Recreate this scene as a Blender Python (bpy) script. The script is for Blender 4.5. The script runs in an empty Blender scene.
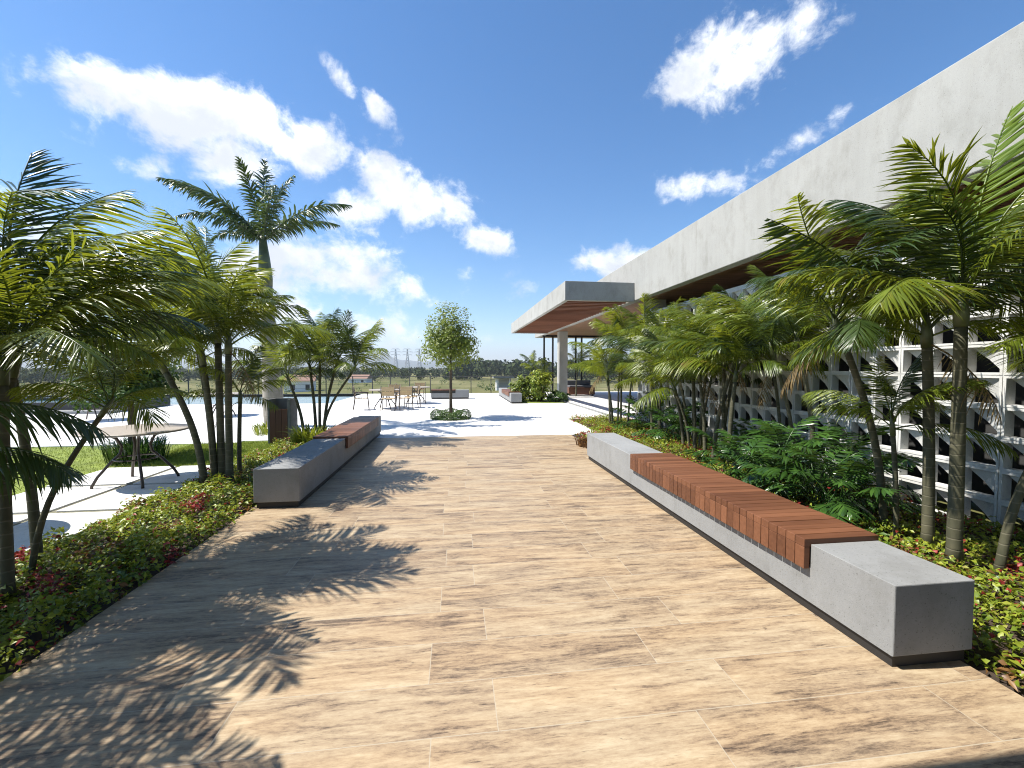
import bpy, math, random
import numpy as np
from mathutils import Vector, Matrix, Euler
R = math.radians
sc = bpy.context.scene
COL = sc.collection

# ------------------------------------------------------------------ camera
cam = bpy.data.cameras.new('camera'); camo = bpy.data.objects.new('camera', cam); COL.objects.link(camo)
cam.sensor_width = 36; cam.lens = 433.99/1024*36; cam.clip_start = .05; cam.clip_end = 30000
YAW, PIT, ROL = .1295, .037, -.0014
camo.location = (0, 0, 1.6)
camo.rotation_euler = (Matrix.Rotation(-YAW, 3, 'Z') @ Matrix.Rotation(math.pi/2 - PIT, 3, 'X') @ Matrix.Rotation(-ROL, 3, 'Z')).to_euler()
sc.camera = camo
sc.render.resolution_x, sc.render.resolution_y = 1024, 768
sc.render.engine = 'CYCLES'; sc.cycles.use_denoising = True; sc.cycles.denoiser = 'OPENIMAGEDENOISE'; sc.cycles.denoising_input_passes = 'RGB_ALBEDO_NORMAL'; sc.cycles.denoising_prefilter = 'NONE'; sc.cycles.filter_width = 1.1; sc.cycles.sample_clamp_indirect = 3; sc.cycles.caustics_reflective = False; sc.cycles.caustics_refractive = False; sc.cycles.use_adaptive_sampling = False; sc.cycles.max_bounces = 7; sc.cycles.volume_bounces = 0

# ------------------------------------------------------------------ light
SUN_V = Vector((-.71, .055, 1)).normalized()            # towards the sun
SUN_EL = math.asin(SUN_V.z); SUN_AZ = math.atan2(SUN_V.x, SUN_V.y)
sl = bpy.data.lights.new('sun', 'SUN'); sl.energy = 5.0; sl.angle = R(.55); sl.color = (1, .95, .87)
so = bpy.data.objects.new('sun', sl); COL.objects.link(so); so.rotation_euler = SUN_V.to_track_quat('Z', 'Y').to_euler()
sc.view_settings.view_transform = 'Standard'; sc.view_settings.look = 'None'
sc.view_settings.gamma = 1; sc.view_settings.use_curve_mapping = False
sc.view_settings.exposure = .92

w = bpy.data.worlds.new('World'); sc.world = w; w.use_nodes = True
nt = w.node_tree; N = nt.nodes; Lk = nt.links
bg = N['Background']; bg.inputs['Strength'].default_value = .1
sky = N.new('ShaderNodeTexSky'); sky.sky_type = 'NISHITA'; sky.sun_disc = False
sky.sun_elevation = SUN_EL; sky.sun_rotation = SUN_AZ; sky.altitude = 600; sky.air_density = 1.0; sky.dust_density = .25; sky.ozone_density = 3.2
def wm(op, a, b=None, c=None):
    n = N.new('ShaderNodeMath'); n.operation = op
    for i, v in enumerate((a, b, c)):
        if v is None: continue
        if isinstance(v, (int, float)): n.inputs[i].default_value = v
        else: Lk.new(v, n.inputs[i])
    return n.outputs[0]
tc = N.new('ShaderNodeTexCoord'); sx = N.new('ShaderNodeSeparateXYZ'); Lk.new(tc.outputs['Generated'], sx.inputs[0])
az = wm('ARCTAN2', sx.outputs[0], sx.outputs[1]); el = wm('ARCSINE', sx.outputs[2])
cxyz = N.new('ShaderNodeCombineXYZ'); Lk.new(az, cxyz.inputs[0]); Lk.new(wm('MULTIPLY', el, 1.25), cxyz.inputs[1])
def noise(vec, scale, det, rough=.55, dist=0, w4=None):
    n = N.new('ShaderNodeTexNoise'); n.inputs['Scale'].default_value = scale; n.inputs['Detail'].default_value = det
    n.inputs['Roughness'].default_value = rough; n.inputs['Distortion'].default_value = dist
    if w4 is not None:
        n.noise_dimensions = '4D'; n.inputs['W'].default_value = w4
    Lk.new(vec, n.inputs['Vector']); return n.outputs['Fac']
n1 = noise(cxyz.outputs[0], 6.0, 12, .64, .35, 3.1)
n2 = noise(cxyz.outputs[0], 19.0, 10, .66, .4, 7.7)
# clouds: azimuth, elevation, half widths, tilt, weight (degrees)
CL = [(-34.2,24.7,4.5,1.7,16,1.15),(-28.9,25.1,5,2.5,14,1.35),(-22.9,26,4.4,2.3,10,1.35),(-17.8,24,3.6,2.6,0,1.3),(-23.8,21.5,4.5,2.2,6,1.2),(-32,19.5,2.5,1.0,10,.7),(-8.1,21.7,3.6,2.6,-4,1.4),(-3.1,19.7,4.4,2.6,-8,1.4),(2.8,16.3,3.6,1.4,-6,1.25),(-12,19,4,2.4,0,1.15),(-24,10.5,8,3.4,4,1.15),(-32,9.3,5,3.0,6,1.05),(-14,13,6,2.2,0,.95),(-13.1,30.6,2.6,.8,-38,.75),(-9.6,29.2,1.9,.9,-30,.85),
      (-13,10.5,12,2.8,0,.98),(-23.6,6.0,14,3.0,0,.98),(-3,9,7,1.8,0,.85),(-12,5.2,22,2.4,0,.86),(-37.2,21,2.0,1.1,8,.6),(8.5,9.4,4,1.5,0,.6),(10,5,10,1.6,0,.55),
      (35.2,32.4,5.2,2.9,2,1.25),(29.8,31.2,3.4,2.3,8,1.15),(40.5,32.6,4.2,2.2,-4,1.1),(29.4,20.7,4.6,1.5,0,1.15),(40.5,23.5,3,1.4,6,.72),(36.7,22,2.2,.9,10,.6),(20.7,13.0,3.8,1.9,4,1.05),(43.5,24.6,2,.8,5,.6),(-41,11,4,2.2,0,.75),(-41,14,3.4,1.3,0,.6),
      (75,25,9,5,0,.9),(-75,22,12,5,0,.9)]
tot = None
for a0, e0, ra, re, ti, wt in CL:
    ra *= 1.38; re *= 1.45; da = wm('SUBTRACT', az, R(a0)); de = wm('SUBTRACT', el, R(e0)); c, s = math.cos(R(ti)), math.sin(R(ti))
    p = wm('ADD', wm('MULTIPLY', da, c/R(ra)), wm('MULTIPLY', de, s/R(ra)))
    q = wm('ADD', wm('MULTIPLY', da, -s/R(re)), wm('MULTIPLY', de, c/R(re)))
    g = wm('MULTIPLY', wm('EXPONENT', wm('MULTIPLY', wm('ADD', wm('MULTIPLY', p, p), wm('MULTIPLY', q, q)), -1.0)), wt)
    tot = g if tot is None else wm('MAXIMUM', tot, g)
dens = wm('ADD', wm('ADD', wm('MULTIPLY', tot, .95), wm('MULTIPLY', wm('SUBTRACT', n1, .5), 2.9)), wm('MULTIPLY', wm('SUBTRACT', n2, .5), 1.7))
mr = N.new('ShaderNodeMapRange'); mr.interpolation_type = 'SMOOTHSTEP'; Lk.new(dens, mr.inputs[0])
mr.inputs[1].default_value = .46; mr.inputs[2].default_value = 1.22
gate = N.new('ShaderNodeMapRange'); gate.interpolation_type = 'SMOOTHSTEP'; Lk.new(tot, gate.inputs[0]); gate.inputs[1].default_value = .02; gate.inputs[2].default_value = .36
mask = wm('MULTIPLY', mr.outputs[0], gate.outputs[0])
# grey bellies where the noise a little lower in the sky is thin
shv = N.new('ShaderNodeVectorMath'); shv.operation = 'ADD'; Lk.new(cxyz.outputs[0], shv.inputs[0]); shv.inputs[1].default_value = (.015, .05, 0)
n3 = noise(shv.outputs[0], 6.0, 8, .6, .35, 3.1)
cc = N.new('ShaderNodeMix'); cc.data_type = 'RGBA'
sr = N.new('ShaderNodeMapRange'); sr.interpolation_type = 'SMOOTHSTEP'; Lk.new(wm('ADD', n3, wm('MULTIPLY', dens, .12)), sr.inputs[0]); sr.inputs[1].default_value = .54; sr.inputs[2].default_value = .78
Lk.new(sr.outputs[0], cc.inputs[0]); cc.inputs[6].default_value = (7.6, 7.7, 7.85, 1); cc.inputs[7].default_value = (4.5, 4.75, 5.2, 1)
hs = N.new('ShaderNodeHueSaturation'); Lk.new(sky.outputs[0], hs.inputs['Color']); hs.inputs['Saturation'].default_value = 1.28; hs.inputs['Value'].default_value = 1.02
mx = N.new('ShaderNodeMix'); mx.data_type = 'RGBA'; Lk.new(mask, mx.inputs[0]); Lk.new(hs.outputs[0], mx.inputs[6]); Lk.new(cc.outputs[2], mx.inputs[7])
Lk.new(mx.outputs[2], bg.inputs['Color'])

# ------------------------------------------------------------------ helpers
class MB:
    """collects shapes for ONE mesh object"""
    def __init__(s): s.v = []; s.f = []; s.m = []; s.cm = 0
    def face(s, pts):
        b = len(s.v); s.v += [tuple(p) for p in pts]; s.f.append(tuple(range(b, b+len(pts)))); s.m.append(s.cm)
    def box(s, x0, x1, y0, y1, z0, z1, mat=None):
        b = len(s.v)
        P = [Vector((x, y, z)) for z in (z0, z1) for x, y in ((x0, y0), (x1, y0), (x1, y1), (x0, y1))]
        if mat: P = [mat @ p for p in P]
        s.v += [tuple(p) for p in P]
        for q in ((3,2,1,0), (4,5,6,7), (0,1,5,4), (1,2,6,5), (2,3,7,6), (3,0,4,7)):
            s.f.append(tuple(b+i for i in q)); s.m.append(s.cm)
    def bar(s, a, b, wx, wy=None):
        a = Vector(a); b = Vector(b); d = b-a; wy = wy or wx
        m = Matrix.Translation(a) @ d.to_track_quat('Z', 'Y').to_matrix().to_4x4()
        s.box(-wx/2, wx/2, -wy/2, wy/2, 0, d.length, m)
    def prism(s, poly, z0, z1):
        n = len(poly); b = len(s.v)
        s.v += [(x, y, z0) for x, y in poly] + [(x, y, z1) for x, y in poly]
        s.f.append(tuple(b+i for i in reversed(range(n)))); s.m.append(s.cm)
        s.f.append(tuple(b+n+i for i in range(n))); s.m.append(s.cm)
        for i in range(n):
            j = (i+1) % n; s.f.append((b+i, b+j, b+n+j, b+n+i)); s.m.append(s.cm)
    def tube(s, pts, radii, n=8, cap=True):
        pts = [Vector(p) for p in pts]
        if isinstance(radii, (int, float)): radii = [radii]*len(pts)
        b = len(s.v); ref = Vector((.31, .95, .07))
        for i, p in enumerate(pts):
            t = (pts[min(i+1, len(pts)-1)] - pts[max(i-1, 0)]).normalized()
            if abs(t.dot(ref)) > .95: ref = Vector((1, 0, 0))
            u = t.cross(ref).normalized(); v = t.cross(u)
            for k in range(n):
                a = 2*math.pi*k/n; s.v.append(tuple(p + (u*math.cos(a) + v*math.sin(a))*radii[i]))
        for i in range(len(pts)-1):
            for k in range(n):
                j = (k+1) % n; s.f.append((b+i*n+k, b+i*n+j, b+(i+1)*n+j, b+(i+1)*n+k)); s.m.append(s.cm)
        if cap:
            s.f.append(tuple(b+k for k in reversed(range(n)))); s.m.append(s.cm)
            e = b+(len(pts)-1)*n; s.f.append(tuple(e+k for k in range(n))); s.m.append(s.cm)
    def lathe(s, prof, n=32, c=(0, 0, 0)):
        b = len(s.v)
        for r, z in prof:
            for k in range(n):
                a = 2*math.pi*k/n; s.v.append((c[0]+r*math.cos(a), c[1]+r*math.sin(a), c[2]+z))
        for i in range(len(prof)-1):
            for k in range(n):
                j = (k+1) % n; s.f.append((b+i*n+k, b+i*n+j, b+(i+1)*n+j, b+(i+1)*n+k)); s.m.append(s.cm)
    def mesh(s, name, mats, smooth=False):
        me = bpy.data.meshes.new(name); me.from_pydata(s.v, [], s.f)
        for m in (mats if isinstance(mats, (list, tuple)) else [mats]): me.materials.append(m)
        me.polygons.foreach_set('material_index', s.m)
        if smooth: me.polygons.foreach_set('use_smooth', [True]*len(s.f))
        me.update(); return me
    def build(s, name, mats, parent=None, smooth=False, bevel=0):
        o = link(name, s.mesh(name, mats, smooth), parent)
        if bevel:
            md = o.modifiers.new('bevel', 'BEVEL'); md.width = bevel; md.segments = 2; md.limit_method = 'ANGLE'; md.harden_normals = False
        return o
def link(name, data, parent=None):
    o = bpy.data.objects.new(name, data); COL.objects.link(o)
    if parent: o.parent = parent
    return o
def tag(o, label=None, cat=None, group=None, kind=None):
    if label: o['label'] = label
    if cat: o['category'] = cat
    if group: o['group'] = group
    if kind: o['kind'] = kind
    return o
def thing(name, label, cat, loc=(0, 0, 0), rz=0, group=None):
    o = link(name, None); o.location = loc; o.rotation_euler = (0, 0, rz); o.empty_display_size = .2
    return tag(o, label, cat, group)
def copy_tree(o, parent=None):
    c = o.copy(); COL.objects.link(c); c.parent = parent
    for ch in [x for x in o.children]: copy_tree(ch, c)
    return c
def np_mesh(name, V, F, mats, midx=None):
    V = np.asarray(V, np.float32); F = np.asarray(F, np.int32)
    me = bpy.data.meshes.new(name); k = F.shape[1]
    me.vertices.add(len(V)); me.vertices.foreach_set('co', V.ravel())
    me.loops.add(F.size); me.loops.foreach_set('vertex_index', F.ravel())
    me.polygons.add(len(F)); me.polygons.foreach_set('loop_start', np.arange(len(F), dtype=np.int32)*k)
    for m in (mats if isinstance(mats, (list, tuple)) else [mats]): me.materials.append(m)
    if midx is not None: me.polygons.foreach_set('material_index', np.asarray(midx, np.int32))
    me.update(calc_edges=True); me.validate(); return me
def leaves(P, Nrm, L, W, rng, bend=.25):
    """one folded leaf (two quads, own island) at each point P, facing Nrm; returns V,F"""
    n = len(P); Nrm = Nrm/np.linalg.norm(Nrm, axis=1, keepdims=True)
    t = rng.normal(size=(n, 3)); t -= (t*Nrm).sum(1, keepdims=True)*Nrm; t /= np.linalg.norm(t, axis=1, keepdims=True)
    b = np.cross(Nrm, t); L = np.broadcast_to(np.asarray(L, float), (n,))[:, None]; W = np.broadcast_to(np.asarray(W, float), (n,))[:, None]
    p0 = P - t*L*.5; p5 = P + t*L*.5 - Nrm*L*bend*.6
    mid = P + t*L*.02 ; l = mid + b*W*.5 + Nrm*W*.22; r = mid - b*W*.5 + Nrm*W*.22
    V = np.stack([p0, l, mid, r, p5], 1).reshape(-1, 3); o = np.arange(n)[:, None]*5
    F = np.concatenate([o+np.array([0, 2, 1]), o+np.array([0, 3, 2]), o+np.array([1, 2, 4]), o+np.array([2, 3, 4])], 0)
    return V, F

# ------------------------------------------------------------------ materials
class Mat:
    def __init__(s, name):
        s.m = bpy.data.materials.new(name); s.m.use_nodes = True; s.t = s.m.node_tree; s.n = s.t.nodes; s.l = s.t.links
        s.b = s.n['Principled BSDF']; s.out = s.n['Material Output']
    def set(s, **k):
        for a, v in k.items():
            i = s.b.inputs[a.replace('_', ' ')]
            if hasattr(v, 'is_linked'): s.l.new(v, i)
            else: i.default_value = (*v, 1) if isinstance(v, tuple) and len(v) == 3 else v
        return s
    def node(s, t, **k):
        n = s.n.new(t)
        for a, v in k.items(): setattr(n, a, v)
        return n
    def math(s, op, a, b=None, c=None):
        n = s.node('ShaderNodeMath', operation=op)
        for i, v in enumerate((a, b, c)):
            if v is None: continue
            if isinstance(v, (int, float)): n.inputs[i].default_value = v
            else: s.l.new(v, n.inputs[i])
        return n.outputs[0]
    def pos(s, scale=(1, 1, 1), obj=False):
        src = s.node('ShaderNodeTexCoord').outputs['Object'] if obj else s.node('ShaderNodeNewGeometry').outputs['Position']
        v = s.node('ShaderNodeVectorMath', operation='MULTIPLY'); s.l.new(src, v.inputs[0]); v.inputs[1].default_value = scale
        return v.outputs[0]
    def noise(s, vec, scale, det=4, rough=.55, dist=0):
        n = s.node('ShaderNodeTexNoise'); s.l.new(vec, n.inputs['Vector'])
        for a, v in (('Scale', scale), ('Detail', det), ('Roughness', rough), ('Distortion', dist)): n.inputs[a].default_value = v
        return n.outputs['Fac']
    def ramp(s, fac, stops, interp='LINEAR'):
        n = s.node('ShaderNodeValToRGB'); s.l.new(fac, n.inputs[0]); n.color_ramp.interpolation = interp
        e = n.color_ramp.elements
        while len(e) < len(stops): e.new(.5)
        for i, (p, c) in enumerate(stops): e[i].position = p; e[i].color = (*c, 1)
        return n.outputs[0]
    def mix(s, fac, a, b, mode='MIX'):
        n = s.node('ShaderNodeMix', data_type='RGBA', blend_type=mode)
        for i, v in ((0, fac), (6, a), (7, b)):
            if hasattr(v, 'is_linked'): s.l.new(v, n.inputs[i])
            elif isinstance(v, tuple): n.inputs[i].default_value = (*v, 1)
            else: n.inputs[i].default_value = v
        return n.outputs[2]
    def bump(s, h, strength=.3, dist=.01):
        n = s.node('ShaderNodeBump'); n.inputs['Strength'].default_value = strength; n.inputs['Distance'].default_value = dist
        s.l.new(h, n.inputs['Height']); s.l.new(n.outputs[0], s.b.inputs['Normal']); return s
def plain(name, col, rough=.6, metal=0., var=.12, scale=6, bump=0., spec=.5):
    s = Mat(name); f = s.noise(s.pos(), scale, 5)
    lo = tuple(c*(1-var) for c in col); hi = tuple(min(1, c*(1+var)) for c in col)
    s.set(Base_Color=s.ramp(f, [(.3, lo), (.7, hi)]), Roughness=rough, Metallic=metal, Specular_IOR_Level=spec)
    if bump: s.bump(s.noise(s.pos(), scale*14, 3), bump, .004)
    return s.m
def leafmat(name, c0, c1, tr, rough=.38, tmix=.32, spec=.45, island=False, extra=None):
    s = Mat(name)
    isl = s.node('ShaderNodeNewGeometry').outputs['Random Per Island']
    if island: rnd = isl
    else: rnd = s.math('ADD', s.math('MULTIPLY', s.node('ShaderNodeObjectInfo').outputs['Random'], .62), s.math('MULTIPLY', isl, .42))
    v = s.noise(s.pos(), 5, 3)
    f = s.math('ADD', s.math('MULTIPLY', rnd, .75), s.math('MULTIPLY', s.math('SUBTRACT', v, .38), .9))
    stops = [(.05, c0), (.85, c1)] + ([(.97, extra)] if extra else [])
    colr = s.ramp(f, stops)
    s.set(Base_Color=colr, Roughness=rough, Specular_IOR_Level=spec)
    t = s.node('ShaderNodeBsdfTranslucent'); s.l.new(s.mix(.55, colr, tr), t.inputs[0])
    m = s.node('ShaderNodeMixShader'); m.inputs[0].default_value = tmix
    s.l.new(s.b.outputs[0], m.inputs[1]); s.l.new(t.outputs[0], m.inputs[2]); s.l.new(m.outputs[0], s.out.inputs[0])
    return s.m

def deck_mat():
    s = Mat('wood_look_tile'); sp = s.node('ShaderNodeSeparateXYZ'); s.l.new(s.node('ShaderNodeNewGeometry').outputs['Position'], sp.inputs[0])
    x, y = sp.outputs[0], sp.outputs[1]
    ry = s.math('DIVIDE', s.math('SUBTRACT', y, 1.52), .327); row = s.math('FLOOR', ry); fy = s.math('FRACT', ry)
    off = s.math('ADD', s.math('MULTIPLY', s.math('MODULO', s.math('ADD', row, 40), 2), .27), s.math('MULTIPLY', s.math('SINE', s.math('MULTIPLY', row, 2.3)), .03))
    rx = s.math('DIVIDE', s.math('ADD', s.math('SUBTRACT', x, off), .11), 1.22); colm = s.math('FLOOR', rx); fx = s.math('FRACT', rx)
    cv = s.node('ShaderNodeCombineXYZ'); s.l.new(row, cv.inputs[0]); s.l.new(colm, cv.inputs[1])
    wn = s.node('ShaderNodeTexWhiteNoise', noise_dimensions='2D'); s.l.new(cv.outputs[0], wn.inputs['Vector']); rnd = wn.outputs['Value']
    c2 = s.node('ShaderNodeCombineXYZ'); s.l.new(s.math('ADD', x, s.math('MULTIPLY', rnd, 37)), c2.inputs[0])
    s.l.new(s.math('ADD', y, s.math('MULTIPLY', rnd, 91)), c2.inputs[1]); s.l.new(s.math('MULTIPLY', rnd, 11), c2.inputs[2])
    def sc_(v, k):
        n = s.node('ShaderNodeVectorMath', operation='MULTIPLY'); s.l.new(v, n.inputs[0]); n.inputs[1].default_value = k; return n.outputs[0]
    grain = s.noise(sc_(c2.outputs[0], (1.9, 10, 1)), 2.0, 14, .82, .3)
    speck = s.noise(sc_(c2.outputs[0], (16, 42, 1)), 1.6, 9, .8, .2)
    fig = s.noise(sc_(c2.outputs[0], (.8, 5.5, 1)), 1.7, 12, .74, .8)
    fine = s.noise(sc_(c2.outputs[0], (7, 120, 1)), 1.0, 6, .72, .2)
    knots = s.noise(sc_(c2.outputs[0], (4.2, 11, 1)), 1.0, 8, .7, .9)
    tint = s.noise(sc_(c2.outputs[0], (.7, 3, 1)), 1.3, 3, .5)
    f = s.math('ADD', s.math('ADD', s.math('MULTIPLY', grain, .50), s.math('MULTIPLY', fig, .52)), s.math('ADD', s.math('ADD', s.math('MULTIPLY', fine, .12), s.math('MULTIPLY', speck, .24)), s.math('MULTIPLY', rnd, .05)))
    base = s.ramp(f, [(.575, (.062, .046, .034)), (.632, (.160, .116, .079)), (.68, (.270, .198, .128)), (.73, (.352, .266, .170)), (.84, (.46, .375, .252))])
    base = s.mix(s.math('MULTIPLY', s.ramp(tint, [(.4, (0, 0, 0)), (.62, (1, 1, 1))]), .35), base, s.mix(1, base, (1.08, .95, .80), 'MULTIPLY'))
    crack = s.ramp(s.math('ADD', s.math('MULTIPLY', fine, .55), s.math('MULTIPLY', grain, .45)), [(.385, (1, 1, 1)), (.43, (0, 0, 0))])
    base = s.mix(s.math('MULTIPLY', crack, .75), base, (.055, .04, .03))
    kn = s.ramp(knots, [(.665, (0, 0, 0)), (.71, (1, 1, 1))])
    base = s.mix(s.math('MULTIPLY', kn, .7), base, (.085, .060, .042))
    ex = s.math('MULTIPLY', s.math('MINIMUM', fx, s.math('SUBTRACT', 1, fx)), 1.22); ey = s.math('MULTIPLY', s.math('MINIMUM', fy, s.math('SUBTRACT', 1, fy)), .327)
    g = s.math('LESS_THAN', s.math('MINIMUM', ex, ey), .0021)
    s.set(Base_Color=s.mix(s.math('MULTIPLY', g, .75), base, (.40, .35, .27)), Roughness=s.math('ADD', .36, s.math('MULTIPLY', grain, .3)), Specular_IOR_Level=.35)
    s.bump(s.math('SUBTRACT', s.math('MULTIPLY', fine, .5), s.math('MULTIPLY', g, 1.0)), .25, .003)
    return s.m
def concrete(name, col, streak=False, rough=.85, var=.16, joints=None):
    s = Mat(name); p = s.pos()
    a = s.noise(p, 1.1, 6, .62); b = s.noise(p, 38, 4, .6)
    f = s.math('ADD', s.math('MULTIPLY', a, .75), s.math('MULTIPLY', b, .25))
    c = s.ramp(f, [(.32, tuple(v*(1-var) for v in col)), (.68, tuple(min(1, v*(1+var)) for v in col))])
    pores = s.ramp(s.noise(p, 95, 2, .5), [(.30, (.62, .62, .60)), (.36, (1, 1, 1))]); blot = s.ramp(s.noise(s.pos((1, 1, .6)), 2.6, 8, .7), [(.36, (.86, .855, .84)), (.5, (1, 1, 1))])
    c = s.mix(1, s.mix(1, c, pores, 'MULTIPLY'), blot, 'MULTIPLY')
    if streak:
        st = s.noise(s.pos((1, 2.2, .18)), 2.2, 7, .65); st2 = s.noise(s.pos((1, 9, .35)), 2.0, 4, .6)
        k = s.ramp(s.math('ADD', s.math('MULTIPLY', st, .82), s.math('MULTIPLY', st2, .18)), [(.34, (.93, .925, .915)), (.58, (1, 1, 1))])
        c = s.mix(1, c, k, 'MULTIPLY')
    if joints:
        sp = s.node('ShaderNodeSeparateXYZ'); s.l.new(s.node('ShaderNodeNewGeometry').outputs['Position'], sp.inputs[0]); g = None
        for ax, step, o in joints:
            fr = s.math('FRACT', s.math('DIVIDE', s.math('ADD', sp.outputs[ax], o), step))
            e = s.math('LESS_THAN', s.math('MULTIPLY', s.math('MINIMUM', fr, s.math('SUBTRACT', 1, fr)), step), .005)
            g = e if g is None else s.math('MAXIMUM', g, e)
        c = s.mix(s.math('MULTIPLY', g, .55), c, (.22, .21, .19))
    s.set(Base_Color=c, Roughness=rough, Specular_IOR_Level=.3); s.bump(s.math('ADD', s.math('MULTIPLY', b, .6), s.noise(p, 140, 2)), .35, .004)
    return s.m
def wood(name, lo, hi, axis=0, rough=.5, island=True):
    s = Mat(name); k = [16, 16, 16]; k[axis] = 1.2
    g = s.noise(s.pos(tuple(k)), 2.2, 6, .6, .5)
    f = s.math('ADD', s.math('MULTIPLY', g, .6), s.math('MULTIPLY', s.node('ShaderNodeNewGeometry').outputs['Random Per Island'], .42)) if island else g
    s.set(Base_Color=s.ramp(f, [(.25, lo), (.8, hi)]), Roughness=rough, Specular_IOR_Level=.4); s.bump(g, .2, .003)
    return s.m

M = {}
M['deck'] = deck_mat()
M['bench'] = concrete('bench_concrete', (.25, .254, .252), var=.14)
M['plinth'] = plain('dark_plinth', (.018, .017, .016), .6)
M['ipe'] = wood('bench_timber', (.088, .032, .014), (.205, .084, .040), 0)
M['ipey'] = wood('bench_timber_along', (.13, .045, .022), (.27, .105, .055), 1)
M['plaza'] = concrete('white_paving', (.70, .69, .665), var=.07, joints=((0, 2.4, .3), (1, 2.4, .9)))
M['slab'] = concrete('white_slab', (.70, .69, .665), var=.07)
M['fascia'] = concrete('fascia_concrete', (.36, .36, .34), True, var=.08, joints=((1, 5.9, 3.2),))
M['column'] = concrete('column_concrete', (.42, .415, .39), var=.1)
M['block'] = concrete('breeze_block', (.60, .60, .58), var=.10)
M['soffit'] = wood('soffit_timber', (.17, .085, .045), (.30, .155, .09), 0)
M['louvre'] = wood('louvre_timber', (.17, .06, .03), (.30, .125, .07), 0)
M['dark'] = plain('dark_interior', (.03, .03, .03), .9)
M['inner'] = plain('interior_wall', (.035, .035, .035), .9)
M['steel'] = plain('black_steel', (.02, .02, .022), .4, .6)
M['soil'] = plain('soil', (.045, .03, .02), .95, 0, .4, 9, .5)
M['gravel'] = plain('groove_gravel', (.20, .19, .13), .95, 0, .3, 30, .4)
M['trunk'] = None
def trunk_mat(name, lo, hi, ring, dark):
    s = Mat(name); sp = s.node('ShaderNodeSeparateXYZ'); s.l.new(s.node('ShaderNodeNewGeometry').outputs['Position'], sp.inputs[0])
    n = s.noise(s.pos((1, 1, .4)), 14, 5); n2 = s.noise(s.pos(), 3, 3)
    c = s.ramp(s.math('ADD', s.math('MULTIPLY', n, .5), s.math('MULTIPLY', n2, .5)), [(.32, lo), (.68, hi)])
    fr = s.math('FRACT', s.math('ADD', s.math('DIVIDE', sp.outputs[2], ring), s.math('MULTIPLY', n2, .6)))
    e = s.ramp(fr, [(.0, (1, 1, 1)), (.10, (0, 0, 0)), (.92, (0, 0, 0)), (1, (1, 1, 1))])
    s.set(Base_Color=s.mix(s.math('MULTIPLY', e, .75), c, dark), Roughness=.75, Specular_IOR_Level=.25); s.bump(s.math('SUBTRACT', n, e), .4, .006)
    return s.m
M['stem'] = trunk_mat('ringed_palm_stem', (.045, .048, .028), (.13, .12, .075), .085, (.165, .15, .105))
M['royal'] = trunk_mat('royal_palm_trunk', (.20, .18, .145), (.36, .33, .28), .17, (.2, .185, .15))
M['shaft'] = plain('green_crownshaft', (.10, .115, .05), .45, 0, .3, 8)
M['bark'] = plain('bark', (.10, .075, .05), .9, 0, .35, 18, .5)
M['frond'] = leafmat('palm_frond_green', (.020, .056, .007), (.18, .23, .022), (.55, .58, .035), .3, .36, .5, extra=(.22, .17, .035))
M['frond_dk'] = leafmat('palm_frond_dark', (.022, .050, .012), (.060, .095, .020), (.16, .24, .03), .32, .22, .55)
M['frond_dry'] = leafmat('palm_frond_dry', (.13, .085, .035), (.25, .18, .08), (.4, .28, .1), .6, .25, .3)
M['spear'] = leafmat('palm_frond_fresh', (.09, .16, .015), (.17, .24, .025), (.5, .55, .05), .36, .36, .45)
M['philo'] = leafmat('glossy_split_leaf', (.014, .042, .009), (.055, .125, .02), (.22, .36, .05), .26, .2, .6, island=True)
M['cover'] = leafmat('ground_cover_leaf', (.055, .12, .012), (.30, .34, .035), (.6, .62, .06), .42, .25, .4, island=True, extra=(.25, .22, .06))
M['red'] = leafmat('red_bedding_leaf', (.16, .018, .016), (.38, .045, .04), (.5, .08, .06), .45, .25, .4, island=True)
M['bronze'] = leafmat('bronze_bedding_leaf', (.11, .05, .02), (.24, .13, .045), (.4, .2, .06), .45, .22, .4, island=True)
M['crown'] = leafmat('tree_leaf', (.055, .105, .014), (.21, .26, .04), (.5, .55, .06), .4, .3, .4, island=True)
M['hedge'] = leafmat('clipped_hedge_leaf', (.03, .075, .012), (.085, .14, .03), (.2, .3, .05), .45, .2, .4, island=True)
M['grassb'] = leafmat('lawn_blade', (.13, .20, .022), (.27, .33, .05), (.4, .42, .08), .6, .25, .2, island=True)
M['lawn'] = plain('lawn', (.17, .215, .03), .95, 0, .3, 3, .4)
M['wicker'] = wood('pale_chair_slats', (.40, .28, .14), (.56, .42, .24), 0)
M['bronzem'] = plain('bronze_painted_metal', (.055, .042, .034), .45, .3)
M['tabletop'] = plain('table_top', (.33, .285, .235), .55, 0, .1, 12)
M['bin_conc'] = plain('grey_bin_shell', (.15, .15, .15), .8, 0, .15, 10)
M['bin_wood'] = wood('bin_timber', (.055, .018, .010), (.12, .045, .025), 2)
M['tile'] = plain('black_pool_tile', (.02, .022, .026), .3)
M['cushion'] = plain('grey_cushion', (.10, .10, .11), .9)
M['white'] = plain('white_render', (.72, .71, .69), .8, 0, .05)
M['roof_tile'] = plain('clay_roof_tile', (.24, .14, .10), .85, 0, .2)
M['galv'] = plain('galvanised_steel', (.42, .43, .44), .5, .2)
M['fencem'] = plain('fence_metal', (.10, .095, .085), .6, .2)
s = Mat('pool_water'); s.set(Base_Color=(.045, .125, .15), Roughness=.06, Specular_IOR_Level=.5); s.bump(s.noise(s.pos(), 3, 4), .35, .03); M['water'] = s.m
s = Mat('dry_grassland'); p = s.pos()
a = s.noise(s.pos((1, .35, 1)), .03, 8, .65, .4); b = s.noise(p, .9, 5)
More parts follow.
